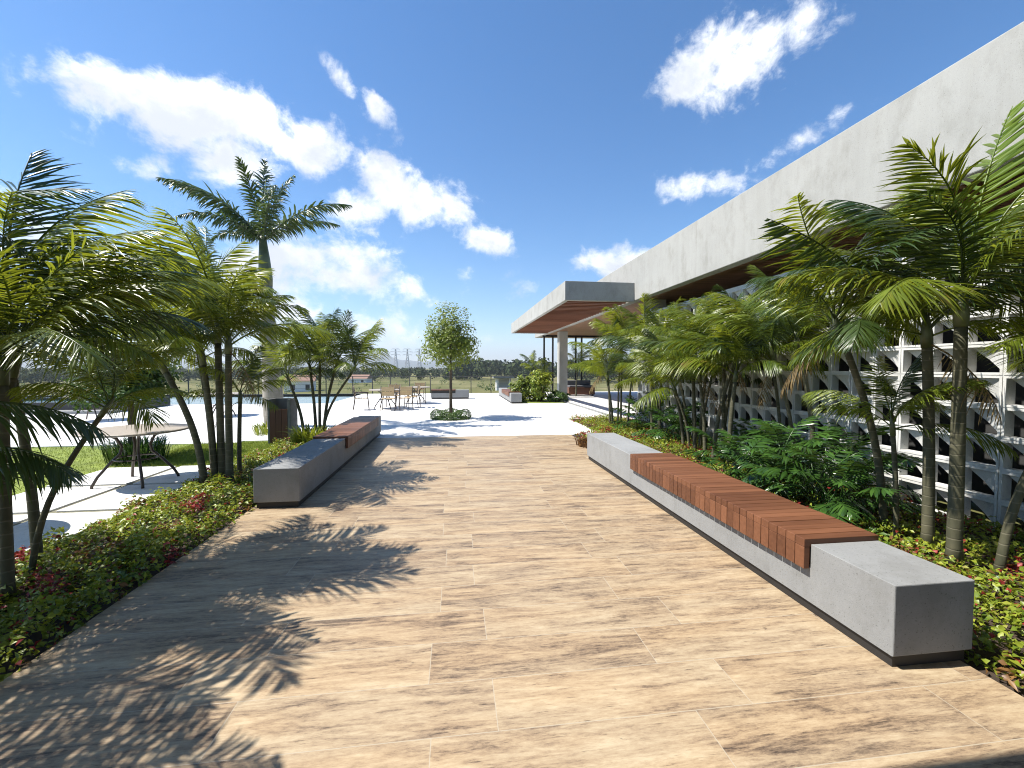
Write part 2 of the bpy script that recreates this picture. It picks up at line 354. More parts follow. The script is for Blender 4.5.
s.set(Base_Color=s.ramp(s.math('ADD', s.math('MULTIPLY', a, .8), s.math('MULTIPLY', b, .2)), [(.36, (.07, .085, .03)), (.47, (.12, .12, .045)), (.55, (.17, .16, .07)), (.63, (.22, .185, .10)), (.7, (.12, .145, .045))]), Roughness=1, Specular_IOR_Level=.1)
M['field'] = s.m
M['wood_far'] = leafmat('far_wood', (.022, .038, .014), (.06, .078, .026), (.08, .1, .02), .8, .1, .15, island=True)
M['hill'] = plain('forested_hill', (.045, .06, .035), 1, 0, .3, .004)
M['field'].cycles.emission_sampling = 'NONE' if hasattr(M['field'].cycles, 'emission_sampling') else 'NONE'

# ------------------------------------------------------------------ terrain and setting
rng = np.random.default_rng(7); random.seed(11)
def terrain_z(r, a):
    k = max(0, min(1, (r-30)/55)); k = k*k*(3-2*k)
    z = -.15 - 4.6*k + k*(.7*math.sin(r*.02+a*5)+.9*math.sin(a*7+1.3)*min(1, r/200))
    if r > 200: z += (r-200)*.004*(1 if r < 900 else 900/r) * (.7+.3*math.sin(a*3))
    return z
rings = [0, 12, 24, 30, 36, 42, 50, 60, 72, 86, 105, 130, 160, 200, 260, 340, 450, 600, 800, 1100, 1500, 2200, 3200, 4800, 6500]
NA = 144; mb = MB(); mb.v.append((0, 0, -.15))
for r in rings[1:]:
    for k in range(NA):
        a = 2*math.pi*k/NA; mb.v.append((r*math.sin(a), r*math.cos(a), terrain_z(r, a) if r < 5000 else -2))
for k in range(NA): mb.f.append((0, 1+(k+1) % NA, 1+k)); mb.m.append(0)
for i in range(len(rings)-2):
    for k in range(NA):
        a, b = 1+i*NA+k, 1+i*NA+(k+1) % NA; mb.f.append((a, b, b+NA, a+NA)); mb.m.append(0)
tag(mb.build('ground', M['field'], smooth=True), kind='structure')

mb = MB()                                           # hills on the left horizon
for px0, amp, dist in ((-.20, 150, 4200), (-.02, 110, 5200), (-.6, 170, 5000), (.35, 70, 5200), (.8, 110, 5000)):
    n = 40; wd = .2
    b = len(mb.v)
    for j, (dd, hk) in enumerate(((-900, 0), (-350, .7), (0, 1), (700, .3))):
        for i in range(n+1):
            t = i/n; a = px0 - wd + 2*wd*t; e = math.sin(math.pi*t)**.8
            hgt = amp*e*(.75+.18*math.sin(t*17+px0*9)+.07*math.sin(t*41+j)); d = dist+dd
            mb.v.append((d*math.sin(a), d*math.cos(a), -6+hk*hgt+6*e))
    for j in range(3):
        for i in range(n):
            q = b+j*(n+1)+i; mb.f.append((q, q+1, q+n+2, q+n+1)); mb.m.append(0)
tag(mb.build('hills', M['hill'], smooth=True), kind='structure')

mb = MB(); mb.box(-2.3, 2.74, -4, 10.14, -.14, 0); tag(mb.build('deck', M['deck']), kind='structure')
# white plaza, as one sheet of rectangles round the deck, pool and beds
mb = MB()
for x0, x1, y0, y1 in ((-40, -5.62, 9.9, 20.4), (-5.62, 3.55, 10.145, 27.6), (3.55, 5.2, 13.3, 27.6), (-5.62, -4.62, 9.9, 10.145), (-40, -12.6, 20.4, 20.5)):
    mb.box(x0, x1, y0, y1, -.3, -.004)
tag(mb.build('plaza', M['plaza']), kind='structure')
mb = MB(); mb.box(5.2, 12, 12.6, 27.6, -.2, .05); tag(mb.build('terrace_floor', M['plaza']), kind='structure')
mb = MB(); mb.box(5.06, 5.2, 13.3, 27.6, -.2, .03); tag(mb.build('terrace_kerb', M['bench']), kind='structure')
mb = MB(); mb.box(-3.62, -2.3, -4, 10.14, -.2, -.03); tag(mb.build('planting_soil', M['soil']), kind='structure')
mb = MB(); mb.box(2.74, 5.38, -4, 10.14, -.2, -.03); mb.box(3.55, 5.2, 10.145, 13.3, -.2, -.03); tag(mb.build('border_soil', M['soil']), kind='structure')
mb = MB()
for x0, x1 in ((-5.47, -4.49), (-4.41, -3.62)):
    ys = [7.62, 6.50, 5.34, 4.18, 3.02, 1.86, .7, -.46]
    for a, b in zip(ys, ys[1:]): mb.box(x0, x1, b+.045, a-.045 if a < 7.6 else a, -.12, .006)
tag(mb.build('path', M['slab'], bevel=.006), kind='structure')
mb = MB(); mb.box(-5.47, -3.62, -.6, 7.62, -.2, -.012); tag(mb.build('path_grooves', M['gravel']), kind='structure')
mb = MB(); mb.box(-16, -5.47, -2, 9.9, -.2, -.02); mb.box(-5.47, -3.62, 7.62, 9.9, -.2, -.02); mb.box(-4.62, -3.62, 9.9, 10.14, -.2, -.02)
tag(mb.build('lawn', M['lawn']), kind='structure')
n = 42000; P = np.zeros((n, 3)); k = n//2
P[:k, 0] = rng.uniform(-5.47, -3.66, k); P[:k, 1] = rng.uniform(7.64, 10.0, k)
P[k:, 0] = rng.uniform(-10.5, -5.5, n-k); P[k:, 1] = rng.uniform(4, 9.85, n-k)
h = rng.uniform(.018, .045, n); a = rng.uniform(0, 6.28, n); wv = np.stack([np.cos(a), np.sin(a), a*0], 1)*.004; lean = rng.normal(0, .012, (n, 3)); lean[:, 2] = h
V = np.stack([P-wv, P+wv, P+lean], 1).reshape(-1, 3); V[:, 2] -= .02
tag(link('lawn_grass', np_mesh('lawn_grass', V, np.arange(n*3).reshape(-1, 3), M['grassb'])), 'short sunny green lawn grass beside the white slab path', 'grass', kind='stuff')

# pool
mb = MB(); mb.face([(-40, 20.5, -.06), (-5.62, 20.5, -.06), (-5.62, 25.9, -.06), (-40, 27.3, -.06)])
tag(mb.build('pool_water', M['water']), kind='structure')
mb = MB(); mb.box(-40, -5.62, 20.4, 20.5, -.3, .0); mb.box(-40, -5.62, 27.3, 27.5, -.4, .02); tag(mb.build('pool_edge', M['tile']), kind='structure')
t = thing('pool_basin', 'low black tiled raised basin at the pool side behind the left palms', 'pool basin', (-15.2, 17.4, 0))
mb = MB(); mb.box(-6.5, 3.2, -.15, .15, 0, .36); mb.box(-6.5, 3.2, 2.4, 2.7, 0, .36); mb.box(2.9, 3.2, .15, 2.4, 0, .36); mb.build('wall', M['tile'], t, bevel=.01)
mb = MB(); mb.box(-6.5, 2.9, .15, 2.4, .2, .28); mb.build('water', M['water'], t)
mb = MB(); mb.box(-6.5, 3.3, -.75, -.15, 0, .09); mb.build('step', M['bench'], t)

# ------------------------------------------------------------------ pavilion
t = thing('pavilion', 'long concrete pavilion with deep grey fascia and timber soffit on the right', 'building', (5, 0, 0))
mb = MB(); mb.box(0, .22, -5, 27.2, 3.5, 4.68); mb.box(.22, 7, 26.9, 27.2, 3.5, 4.68); mb.box(.22, 7, -5, 26.9, 3.75, 3.95); mb.build('fascia', M['fascia'], t, bevel=.012)
mb = MB(); y = -4.9
while y < 26.8: mb.box(.222, 6.9, y, y+.092, 3.52, 3.545); y += .107
mb.build('soffit', M['soffit'], t)
mb = MB(); mb.box(.23, 6.95, -4.95, 26.85, 3.56, 3.7); mb.build('ceiling', M['dark'], t)
for y in (11.54, 22.28):
    mb = MB(); mb.box(.4, .85, y, y+.46, 0, 3.518); mb.build('column', M['column'], t, bevel=.008)
for y in (17., 22.28):
    mb = MB(); mb.box(5.9, 6.35, y, y+.46, 0, 3.518); mb.build('column', M['column'], t, bevel=.008)
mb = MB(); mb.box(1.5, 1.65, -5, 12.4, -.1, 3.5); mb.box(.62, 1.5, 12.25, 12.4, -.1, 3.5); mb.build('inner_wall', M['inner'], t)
mb = MB(); mb.box(-2.0, -1.88, 11.75, 23.4, 3.47, 4.0); mb.box(-1.88, -.003, 11.75, 11.87, 3.47, 4.0); mb.box(-1.88, -.003, 23.28, 23.4, 3.47, 4.0)
cn = mb.build('canopy', M['fascia'], t, bevel=.008)
mb = MB(); y = 12.05
while y < 23.2: mb.box(-1.86, -.02, y, y+.05, 3.50, 3.74); y += .30
mb.build('louvres', M['louvre'], cn)
mb = MB(); mb.box(-7.6, -.003, -7, 1.66, 3.46, 4.3); mb.build('added_shade_roof', M['fascia'], t)  # roof slab added out of view: shades the near deck, blocks sky
f = MB()
for x in (.1, .62, 2.0, 2.36): f.box(x, x+.09, 24.95, 25.04, .05, 3.42)
f.box(.05, 6.6, 24.93, 25.06, 3.42, 3.518); f.build('steel_frame', M['steel'], t)

# breeze-block wall
t = thing('breeze_block_wall', 'pale breeze block wall with triangular openings behind the right palms', 'wall', (5.4, 0, 0))
mb = MB(); cw, rh, D, fr = .335, .3175, .115, .028; nC, nR = 37, 10; z0 = -.055
for c in range(nC):
    y0 = 12.36-(c+1)*cw; y1 = y0+cw
    for r in range(nR):
        a, b = z0+r*rh, z0+(r+1)*rh; iy0, iy1, ia, ib = y0+fr, y1-fr, a+fr, b-fr
        g = .004                                      # mortar line
        for fa in ([(0, y0+g, a+g), (0, y1-g, a+g), (0, iy1, ia), (0, iy0, ia)], [(0, y1-g, a+g), (0, y1-g, b-g), (0, iy1, ib), (0, iy1, ia)],
                   [(0, y1-g, b-g), (0, y0+g, b-g), (0, iy0, ib), (0, iy1, ib)], [(0, y0+g, b-g), (0, y0+g, a+g), (0, iy0, ia), (0, iy0, ib)]): mb.face(fa[::-1])
        for (p, q) in (((iy0, ia), (iy1, ia)), ((iy1, ia), (iy1, ib)), ((iy1, ib), (iy0, ib)), ((iy0, ib), (iy0, ia))):
            mb.face([(0, *q), (0, *p), (D, *p), (D, *q)])
        # folded triangular web: from the upper near corner down to the fold in the depth (near = low y)
        TR = (.012, iy0, ib); TL = (.05, iy1, ib); BR = (.05, iy0, ia); Mi = (.078, (iy0+iy1)/2, (ia+ib)/2)
        mb.face([TL, TR, Mi]); mb.face([TR, BR, Mi])
mb.build('blocks', M['block'], t)
mb = MB()
mb.box(.006, D, 12.36-nC*cw, 12.36, z0+nR*rh+.002, z0+nR*rh+.06)
for r in range(nR+1): mb.box(.005, .02, 12.36-nC*cw, 12.36, z0+r*rh-.006, z0+r*rh+.006)
for c in range(nC+1): mb.box(.006, .021, 12.36-c*cw-.006, 12.36-c*cw+.006, z0, z0+nR*rh)
mb.build('mortar', M['block'], t)

# ------------------------------------------------------------------ benches
def bench(label, loc, rz, L, wood_y, face, wd=.4935, group='concrete benches with timber seats', slatw=.082, drop=True):
    """face=+1: sitting front looks to -x of the bench; local y runs along it"""
    t = thing('concrete_bench', label, 'bench', loc, rz, group); a, b = wood_y
    sgn = face
    def X(u): return sgn*u                              # u: 0 at the front face, wd at the back
    def bx(m, u0, u1, *r): m.box(min(X(u0), X(u1)), max(X(u0), X(u1)), *r)
    mb = MB(); prof = [(0, .07), (L, .07), (L, .455)]
    prof += ([(b, .455)] if b < L-.01 else []) ; 
    if b >= L-.01: prof = [(0, .07), (L, .07), (L, .30)]
    prof += [(b, .30)] if b < L-.01 else []
    prof += [(a, .30)]
    prof += [(a, .455), (0, .455)] if a > .01 else [(0, .30)]
    n = len(prof); v0 = len(mb.v)
    xs = (X(0), X(wd))
    for x in xs: mb.v += [(x, yy, zz) for yy, zz in prof]
    F = [tuple(range(n)), tuple(range(2*n-1, n-1, -1))] + [(i, i+n, (i+1) % n + n, (i+1) % n) for i in range(n)]
    if sgn > 0: F = [f[::-1] for f in F]
    # concave side faces: split at the wood recess
    mb.f += F; mb.m += [0]*len(F)
    body = mb.build('concrete_body', M['bench'], t)
    import bmesh
    bm = bmesh.new(); bm.from_mesh(body.data); bmesh.ops.triangulate(bm, faces=[f for f in bm.faces if len(f.verts) > 4]); bmesh.ops.recalc_face_normals(bm, faces=bm.faces); bm.to_mesh(body.data); bm.free()
    md = body.modifiers.new('bevel', 'BEVEL'); md.width = .006; md.segments = 2; md.limit_method = 'ANGLE'; md.angle_limit = R(40)
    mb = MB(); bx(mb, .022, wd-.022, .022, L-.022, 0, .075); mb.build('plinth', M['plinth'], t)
    mb = MB(); k = max(1, round((b-a)/slatw)); st = (b-a)/k; rr = random.Random(5)
    for i in range(k):
        y0, y1 = a+i*st+.0022, a+(i+1)*st-.0022; dz = rr.uniform(-.0012, .0012); du = rr.uniform(-.001, .001)
        bx(mb, -.045+du, wd+.012, y0, y1, .435+dz, .488+dz)
        if drop: bx(mb, -.045+du, -.004+du, y0, y1, .292, .434+dz)
    mb.build('timber_seat', M['ipe'], t, bevel=.003)
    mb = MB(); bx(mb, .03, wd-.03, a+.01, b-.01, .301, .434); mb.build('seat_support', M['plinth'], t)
    return t
bench('long right bench of pale concrete with a red-brown slatted seat', (2.294, 1.965, 0), 0, 5.40, (.55, 3.40), 1)
bench('left bench of grey concrete in palm shade with timber seat at its far end', (-1.776, 5.19, 0), 0, 5.51, (2.1, 4.95), -1)
bench('far concrete bench beside the shrub island and white pavilion column', (2.47, 19.3, 0), 0, 5.6, (.55, 3.6), 1)
bench('small far bench standing crosswise by the fence behind the round tree', (-1.25, 23.05, 0), -math.pi/2, 1.95, (0, 1.25), 1)

# ------------------------------------------------------------------ palms
def frond_mesh(name, L, phi0, phi1, pw=1.3, npair=44, ll=.42, lw=.022, vang=32, droop=.35, pet=.2, mat=None, seed=0, ragged=.1, wave=.0, sect=4, twist=0., base_r=.011, plum=0., miss=.05, sweep=0.):
    rr = random.Random(seed); mb = MB(); n = 26
    pts = [Vector((0, 0, 0))]; tang = []
    for i in range(n+1):
        t = i/n; ph = R(phi0 + (phi1-phi0)*t**pw); tang.append(Vector((math.sin(ph), wave*math.sin(t*5)+sweep*t*t, math.cos(ph))).normalized())
        if i < n: pts.append(pts[-1]+tang[-1]*(L/n))
    mb.tube(pts, [base_r*(1-.85*i/n)+.0012 for i in range(n+1)], 5)
    def at(t):
        x = t*n; i = min(int(x), n-1); f = x-i; return pts[i].lerp(pts[i+1], f), tang[i].lerp(tang[min(i+1, n)], f).normalized()
    for k in range(npair):
        t0 = pet + (1-pet)*(k+.5)/npair
        for sd in (-1, 1):
            if rr.random() < miss: continue
            t = min(.995, t0 + rr.uniform(-.4, .4)*(1-pet)/npair); P, T = at(t); u = (t-pet)/(1-pet)
            side = Vector((0, sd, 0)); tw = R(twist*u); up = side.cross(T)*(-1 if sd < 0 else 1); 
            up = T.cross(Vector((0, 1, 0))) * -1
            S = (side*math.cos(tw) + up*math.sin(tw)*sd).normalized()
            va = R(vang + rr.uniform(-9, 9) + plum*rr.uniform(-1, 1)); a = R(68 - 42*u + rr.uniform(-5, 5))
            D = (T*math.cos(a) + (S*math.cos(va) + up*math.sin(va))*math.sin(a)).normalized()
            ln = ll*(math.sin(math.pi*min(1, .16+.80*u))**.75)*(1+rr.uniform(-ragged, ragged)); wd = lw*(.75+.5*math.sin(math.pi*min(1, .1+.8*u)))
            W = (T - D*T.dot(D)).normalized(); Nn = D.cross(W)
            if Nn.dot(up) < 0: Nn = -Nn
            if rr.random() < .08: ln *= rr.uniform(.45, .8)
            D = (D + Vector((rr.gauss(0, .06), rr.gauss(0, .06), rr.gauss(0, .06)))).normalized(); b = len(mb.v); p = P.copy(); d = D.copy(); dr = droop*(1+rr.uniform(-.4, .6))
            for q in range(sect+1):
                s_ = q/sect; prof = (.35+.65*min(1, s_*3.2)) if s_ < .32 else max(.0, 1-((s_-.32)/.68)**1.7)
                hw = wd*.5*prof
                if q == sect: mb.v.append(tuple(p))
                else: mb.v += [tuple(p+W*hw+Nn*hw*.5), tuple(p), tuple(p-W*hw+Nn*hw*.5)]
                d = (d + Vector((0, 0, -1))*dr/sect*(.4+1.2*s_)).normalized(); p = p+d*ln/sect
            for q in range(sect):
                c = b+q*3
                if q < sect-1: mb.f += [(c, c+1, c+4, c+3), (c+1, c+2, c+5, c+4)]; mb.m += [0, 0]
                else: mb.f += [(c, c+1, c+3), (c+1, c+2, c+3)]; mb.m += [0, 0]
    return mb.mesh(name, mat, True)
AF = []                                                  # areca fronds, from upright to hanging
for i, (p0, p1) in enumerate(((4, 38), (10, 60), (16, 78), (22, 92), (30, 104), (38, 112), (48, 122), (60, 135))):
    AF.append([frond_mesh('frond', 1.35, p0, p1, 1.25, 52, .46, .0165, 36-2*i, .36+.07*i, .18, M[mk], i*7+j, .16, .08*(-1)**j, twist=16*(-1)**i, sweep=.35*(-1)**(i+j), miss=.07) for j, mk in enumerate(('frond', 'frond', 'frond_dk'))])
YF = [frond_mesh('frond', .75, p0, p1, 1.2, 22, .30, .026, 28, .35, .22, M['frond_dk'], 90+i) for i, (p0, p1) in enumerate(((6, 45), (18, 70), (30, 95), (45, 115)))]
DRY = [frond_mesh('frond', 1.05, 58, 76, 1.2, 13, .40, .026, 74, .04, .15, M['frond_dk'], 60, .4), frond_mesh('frond', 1.1, 120, 165, 1.2, 26, .34, .012, 40, .6, .2, M['frond_dry'], 61, .35)]
def stem_curve(b, t, n=10, bow=.0):
    b, t = Vector(b), Vector(t); out = []
    for i in range(n+1):
        s_ = i/n; p = b.lerp(t, s_); d = t-b
        p.x -= d.x*.22*math.sin(math.pi*s_); p.y -= d.y*.22*math.sin(math.pi*s_); out.append(p)
    return out
def palm_stem(root, base, top, r, nf, size, rr, protos=None, azs=None, dry=0, lowest=7, first=0, az0=None):
    """one stem with its fronds; base/top relative to the root"""
    pts = stem_curve(base, top); k = len(pts)-1
    mb = MB(); mb.tube(pts, [r*(1.35 if i == 0 else 1.08-.22*i/k) for i in range(k+1)], 9); top = pts[-1]; d = (pts[-1]-pts[-2]).normalized()
    st = mb.build('stem', M['stem'], root, True)
    sh = MB(); hh = .28*size; sh.tube([top-d*.02, top+d*hh*.35, top+d*hh], [r*.98, r*1.05, r*.45], 9); sh.build('crownshaft', M['shaft'], st, True)
    a0 = rr.uniform(0, 360) if az0 is None else az0
    for i in range(nf):
        u = i/max(1, nf-1); pr = (protos or AF); idx = min(len(pr)-1, first+int(u*(min(lowest, len(pr)-1)-first)+.5)); me = pr[idx]
        if isinstance(me, list): me = me[rr.choice((0, 0, 1, 1, 2))]
        o = link('frond', me, st); o.location = top+d*hh*(.9-.65*u)
        o.rotation_euler = Euler((rr.uniform(-.22, .22), rr.uniform(-.2, .2), R(a0+i*137.5+rr.uniform(-22, 22))))
        k_ = size*rr.uniform(.74, 1.16)*(1-.12*(u < .15)); o.scale = (k_, k_, k_)
    for i in range(dry):
        o = link('frond', DRY[1], st); o.location = top+d*hh*.1; o.rotation_euler = (0, 0, rr.uniform(0, 6.28)); o.scale = (size*.8,)*3
    return st
def clump(label, stems, size, seed, group, nf=8, cat='palm', r=.035, dry=.3, lowest=7, first=0):
    rr = random.Random(seed); bx, by = stems[0][0][:2]
    t = thing('areca_palm', label, cat, (bx, by, -.03), 0, group)
    for j, s_ in enumerate(stems):
        (x, y), (tx, ty, tz) = s_[0], s_[1]; rad = s_[2] if len(s_) > 2 else r*rr.uniform(.85, 1.15); n_ = s_[3] if len(s_) > 3 else nf; sz = s_[4] if len(s_) > 4 else size
        palm_stem(t, (x-bx, y-by, 0), (tx-bx, ty-by, tz+.03), rad, n_, sz*rr.uniform(.92, 1.08), rr, dry=1 if rr.random() < dry else 0, lowest=lowest, first=first)
    return t
GR, GL = 'palms in the bed along the breeze block wall', 'palms in the bed left of the deck'
p1 = clump('tall thick-stemmed palm clump nearest the camera behind the right bench block', [((4.0, 2.97), (3.98, 2.97, 1.95), .048, 14, 1.0), ((4.14, 3.28), (4.06, 3.28, 1.8), .043, 13, .95), ((4.18, 3.71), (3.65, 3.71, 1.9), .033, 12, .85), ((4.21, 2.82), (4.75, 2.75, 1.4), .03, 7, .8)], 1.0, 3, GR, 9, first=2, lowest=7)
clump('young dark palm beside the thick stems of the nearest right clump', [((4.05, 3.48), (3.98, 3.48, 1.0), .022, 9, .6)], .6, 5, GR)
clump('palm clump with many bare ringed stems behind the middle of the right bench', [((4.28, 6.74), (4.59, 6.74, 1.6)), ((4.57, 6.94), (4.87, 6.94, 1.9)), ((4.38, 7.13), (4.26, 7.13, 1.38)), ((4.33, 6.4), (4.42, 6.4, 1.4)), ((4.5, 6.8), (4.62, 7.0, 1.75))], .9, 12, GR, 9)
clump('bright palm clump of thin fanned stems behind the far end of the right bench', [((4.51, 7.87), (4.22, 7.87, 1.1)), ((4.51, 8.09), (4.2, 8.09, 1.4)), ((4.5, 7.67), (4.42, 7.67, 1.6)), ((4.71, 7.85), (4.85, 7.85, 1.8))], .85, 21, GR, 9, r=.03)
clump('slim palm with two leaning pale stems between the fanned clumps', [((4.77, 9.59), (4.54, 9.59, 1.2)), ((4.92, 10.0), (5.0, 10.0, 2.0)), ((4.7, 9.9), (4.6, 9.9, 1.8))], .95, 33, GR, 9, r=.03)
clump('farthest palm clump of the right bed in front of the concrete column', [((4.28, 11.64), (4.2, 11.64, 1.5)), ((4.5, 11.61), (4.55, 11.61, 2.0)), ((4.54, 10.99), (4.69, 10.99, 1.7)), ((4.2, 11.2), (4.05, 11.2, 1.15)), ((4.7, 11.9), (4.75, 12.0, 2.1))], 1.0, 41, GR, 9, r=.03)
clump('yellowing palm close against the breeze block wall behind the split-leaf plants', [((5.05, 5.5), (4.83, 5.6, 1.9)), ((5.08, 5.9), (4.7, 5.9, 1.75)), ((5.1, 6.2), (5.0, 6.3, 1.6))], .9, 52, GR, 10, r=.03, dry=.6)
clump('dense dark palm crown against the wall between the ringed and the slim stems', [((5.0, 8.6), (5.0, 8.6, 1.9)), ((5.05, 8.9), (4.9, 9.1, 1.5)), ((5.0, 8.3), (5.1, 8.2, 1.2))], .95, 58, GR, 9, r=.03)
# leaning dry frond and tall fresh frond of the nearest right clump
st = p1.children[0]
o = link('frond', frond_mesh('frond', 1.5, 4, 30, 1.3, 50, .52, .024, 38, .12, .12, M['spear'], 71, twist=25), st); o.location = (.16, .12, 2.2); o.rotation_euler = (0, R(4), R(12)); o.scale = (1.16,)*3
st = p1.children[2]
o = link('frond', DRY[0], st); o.location = (-.42, .55, 2.52); o.rotation_euler = (0, 0, R(182)); o.scale = (.95,)*3; tag(o, 'dark sparse frond with upright leaflets')
for az_, k_, ph in ((200, 1.05, 1), (330, 1.15, 1), (60, 1.0, 0), (120, 1.05, 2)):
    o = link('frond', AF[ph][0], p1.children[0]); o.location = (.0, 0, 2.12); o.rotation_euler = (0, 0, R(az_)); o.scale = (k_,)*3

l1 = clump('large leaning palm at the left edge with dark stems and wide fronds', [((-3.32, 3.51), (-3.12, 3.51, 1.55), .036, 15, .95), ((-3.0, 3.29), (-2.98, 3.29, 1.5), .033, 12, .85), ((-3.25, 3.8), (-3.5, 3.9, 1.75), .033, 15, 1.0), ((-3.09, 3.54), (-2.62, 3.6, 1.25), .020, 9, .55)], 1.1, 64, GL, 9, first=1)
p0 = clump('palm clump half outside the left edge nearest the camera shading the deck', [((-3.25, 1.9), (-3.45, 1.95, 1.45), .045, 9, .95), ((-3.4, 2.4), (-3.85, 2.6, 1.75), .045, 10, 1.0), ((-3.1, 1.5), (-3.25, 1.35, 1.4), .036, 8, .9), ((-3.45, 2.9), (-4.4, 3.8, 2.3), .036, 7, .9)], 1.0, 77, GL, 9, first=3)
o = link('frond', frond_mesh('frond', 1.6, 62, 88, 1.0, 60, .42, .016, 30, .2, .1, M['frond_dk'], 171), p0.children[3]); o.location = (-1.15, 1.95, 2.62); o.rotation_euler = (0, 0, R(2))
for k_, x, y, z, az_, sc_ in ((7, -.1, .9, 1.0, 12, .85), (6, -.15, 1.2, .75, 0, .75), (7, 0, .7, 1.25, 30, .9)):
    o = link('frond', AF[k_][2], p0.children[1]); o.location = (x, y, z); o.rotation_euler = (0, 0, R(az_)); o.scale = (sc_,)*3
for j_, az_, k_, sc_, v in ((0, 120, 2, 1.1, 1), (0, 30, 5, 1.1, 0), (2, 20, 2, 1.1, 1), (2, 90, 0, 1.15, 2), (1, 45, 6, 1.0, 2)):
    st = l1.children[j_]; o = link('frond', AF[k_][v], st); o.location = ((.2, 0, 1.75), (.32, -.22, 1.65), (-.18, .39, 1.95))[j_]; o.rotation_euler = (.1, -.1, R(az_)); o.scale = (sc_,)*3
clump('palm clump of five grey stems between the round table and left bench', [((-3.36, 6.29), (-3.81, 6.29, 1.55)), ((-3.28, 6.38), (-3.39, 6.38, 1.65)), ((-3.21, 6.42), (-3.22, 6.42, 1.95)), ((-3.05, 6.3), (-3.03, 6.3, 1.8)), ((-3.4, 6.6), (-3.7, 6.8, 2.0))], 1.0, 81, GL, 11, r=.042)
clump('single young palm with one thin straight stem by the left bench', [((-3.13, 6.74), (-3.1, 6.74, 1.1), .03, 9, .65)], .65, 87, GL)
clump('fan-shaped palm clump with thin spread stems behind the left bench timber', [((-3.25, 9.87), (-3.53, 9.87, 1.25)), ((-3.05, 10.0), (-3.15, 10.0, 1.5)), ((-2.96, 9.95), (-2.93, 9.95, 1.8)), ((-2.87, 9.9), (-2.59, 9.9, 1.6)), ((-2.86, 9.7), (-2.27, 9.7, 1.4))], .9, 95, GL, 11, r=.03)

# royal palm
t = thing('royal_palm', 'tall royal palm with swollen grey trunk rising above the litter bin', 'palm', (-4.89, 12.52, 0))
mb = MB(); pr = [(.24, -.02), (.26, .3), (.25, .8), (.21, 1.7), (.175, 2.8), (.15, 3.8)]; mb.tube([(-.04*z, 0, z) for _, z in pr], [r for r, _ in pr], 20); mb.build('trunk', M['royal'], t, True)
mb = MB(); pr = [(.155, 3.78), (.17, 4.0), (.14, 4.5), (.08, 5.1)]; mb.tube([(-.05*z+.04, 0, z) for _, z in pr], [r for r, _ in pr], 16); mb.build('crownshaft', M['shaft'], t, True)
RF = [frond_mesh('frond', 2.75, p0, p1, 1.4, 84, .52, .043, 12, 1.1, .08, M['frond_dk'], 200+i, .18, base_r=.024, plum=55, miss=.1) for i, (p0, p1) in enumerate(((3, 18), (10, 40), (36, 92), (44, 104), (58, 128)))]
for az_, pi_, sz in ((100, 0, .86), (40, 1, .8), (250, 1, .75), (183, 2, 1.08), (352, 3, .98), (205, 2, .85), (130, 3, .8), (300, 3, .85), (25, 3, .8), (230, 4, .75), (165, 4, .62), (80, 2, .8)):
    o = link('frond', RF[pi_], t); o.location = (-.21, 0, 4.95); o.rotation_euler = (0, 0, R(az_)); o.scale = (sz,)*3
mb = MB(); mb.tube([(-.2, 0, 5.0), (-.17, 0, 5.7), (-.12, .02, 6.6)], [.03, .02, .003], 6); mb.build('spear_leaf', M['spear'], t, True)

# ------------------------------------------------------------------ round-crowned trees, shrubs
def cloud(rg, n, c, rad, lump=.36, hollow=.3):
    d = rg.normal(size=(n, 3)); d /= np.linalg.norm(d, axis=1, keepdims=True)
    ph = rg.uniform(0, 6, 9); l = sum(np.sin(d[:, i % 3]*f+ph[i]) for i, f in enumerate((3, 4, 5, 6, 7, 5, 9, 8, 11)))/9
    r = (rg.uniform(hollow**3, 1, n)**(1/3))*(1+lump*l*1.6)
    # clumps: pull points to random centres
    P = d*r[:, None]; cen = P[rg.integers(0, n, max(8, n//55))]; k = rg.integers(0, len(cen), n); P = np.where((rg.random(n) < .82)[:, None], cen[k]+rg.normal(0, .115, (n, 3)), P)
    Nn = P+rg.normal(0, .5, (n, 3))+np.array([0, 0, .5]); return P*np.asarray(rad)+np.asarray(c), Nn
def round_tree(label, loc, hgt, cz, rad, n, lsz, seed, mat, tr=.045, cat='tree', lean=0, name='round_tree'):
    rg = np.random.default_rng(seed); t = thing(name, label, cat, loc)
    mb = MB(); mb.tube([(0, 0, -.03), (lean*.3, 0, cz*.4), (lean, .01, cz-rad[2]*.3), (lean, 0, cz+rad[2]*.35)], [tr*1.3, tr, tr*.75, tr*.2], 9)
    rr = random.Random(seed)
    for i in range(9):
        a = i*2.4; z = cz-rad[2]*(.55-.1*i*.9); mb.tube([(lean*.9, 0, z), (lean+math.cos(a)*rad[0]*.35, math.sin(a)*rad[1]*.35, z+rad[2]*.25), (lean+math.cos(a)*rad[0]*.75, math.sin(a)*rad[1]*.75, z+rad[2]*.5)], [tr*.4, tr*.28, tr*.08], 5)
    mb.build('trunk', M['bark'], t, True)
    P, Nn = cloud(rg, n, (lean, 0, cz), rad); V, F = leaves(P, Nn, rg.uniform(.7, 1.25, n)*lsz, rg.uniform(.45, .6, n)*lsz, rg)
    link('crown', np_mesh('crown', V, F, mat), t); return t
round_tree('small round-crowned tree standing in a ring of clipped hedge on the plaza', (-.15, 13.85, 0), 3.3, 2.46, (.84, .82, .84), 5800, .10, 8, M['crown'])
rg = np.random.default_rng(9); n = 5200; a = rg.uniform(0, 6.283, n); q = rg.uniform(0, 6.283, n); rr_ = .42+.16*np.cos(q)*rg.uniform(.7, 1, n)
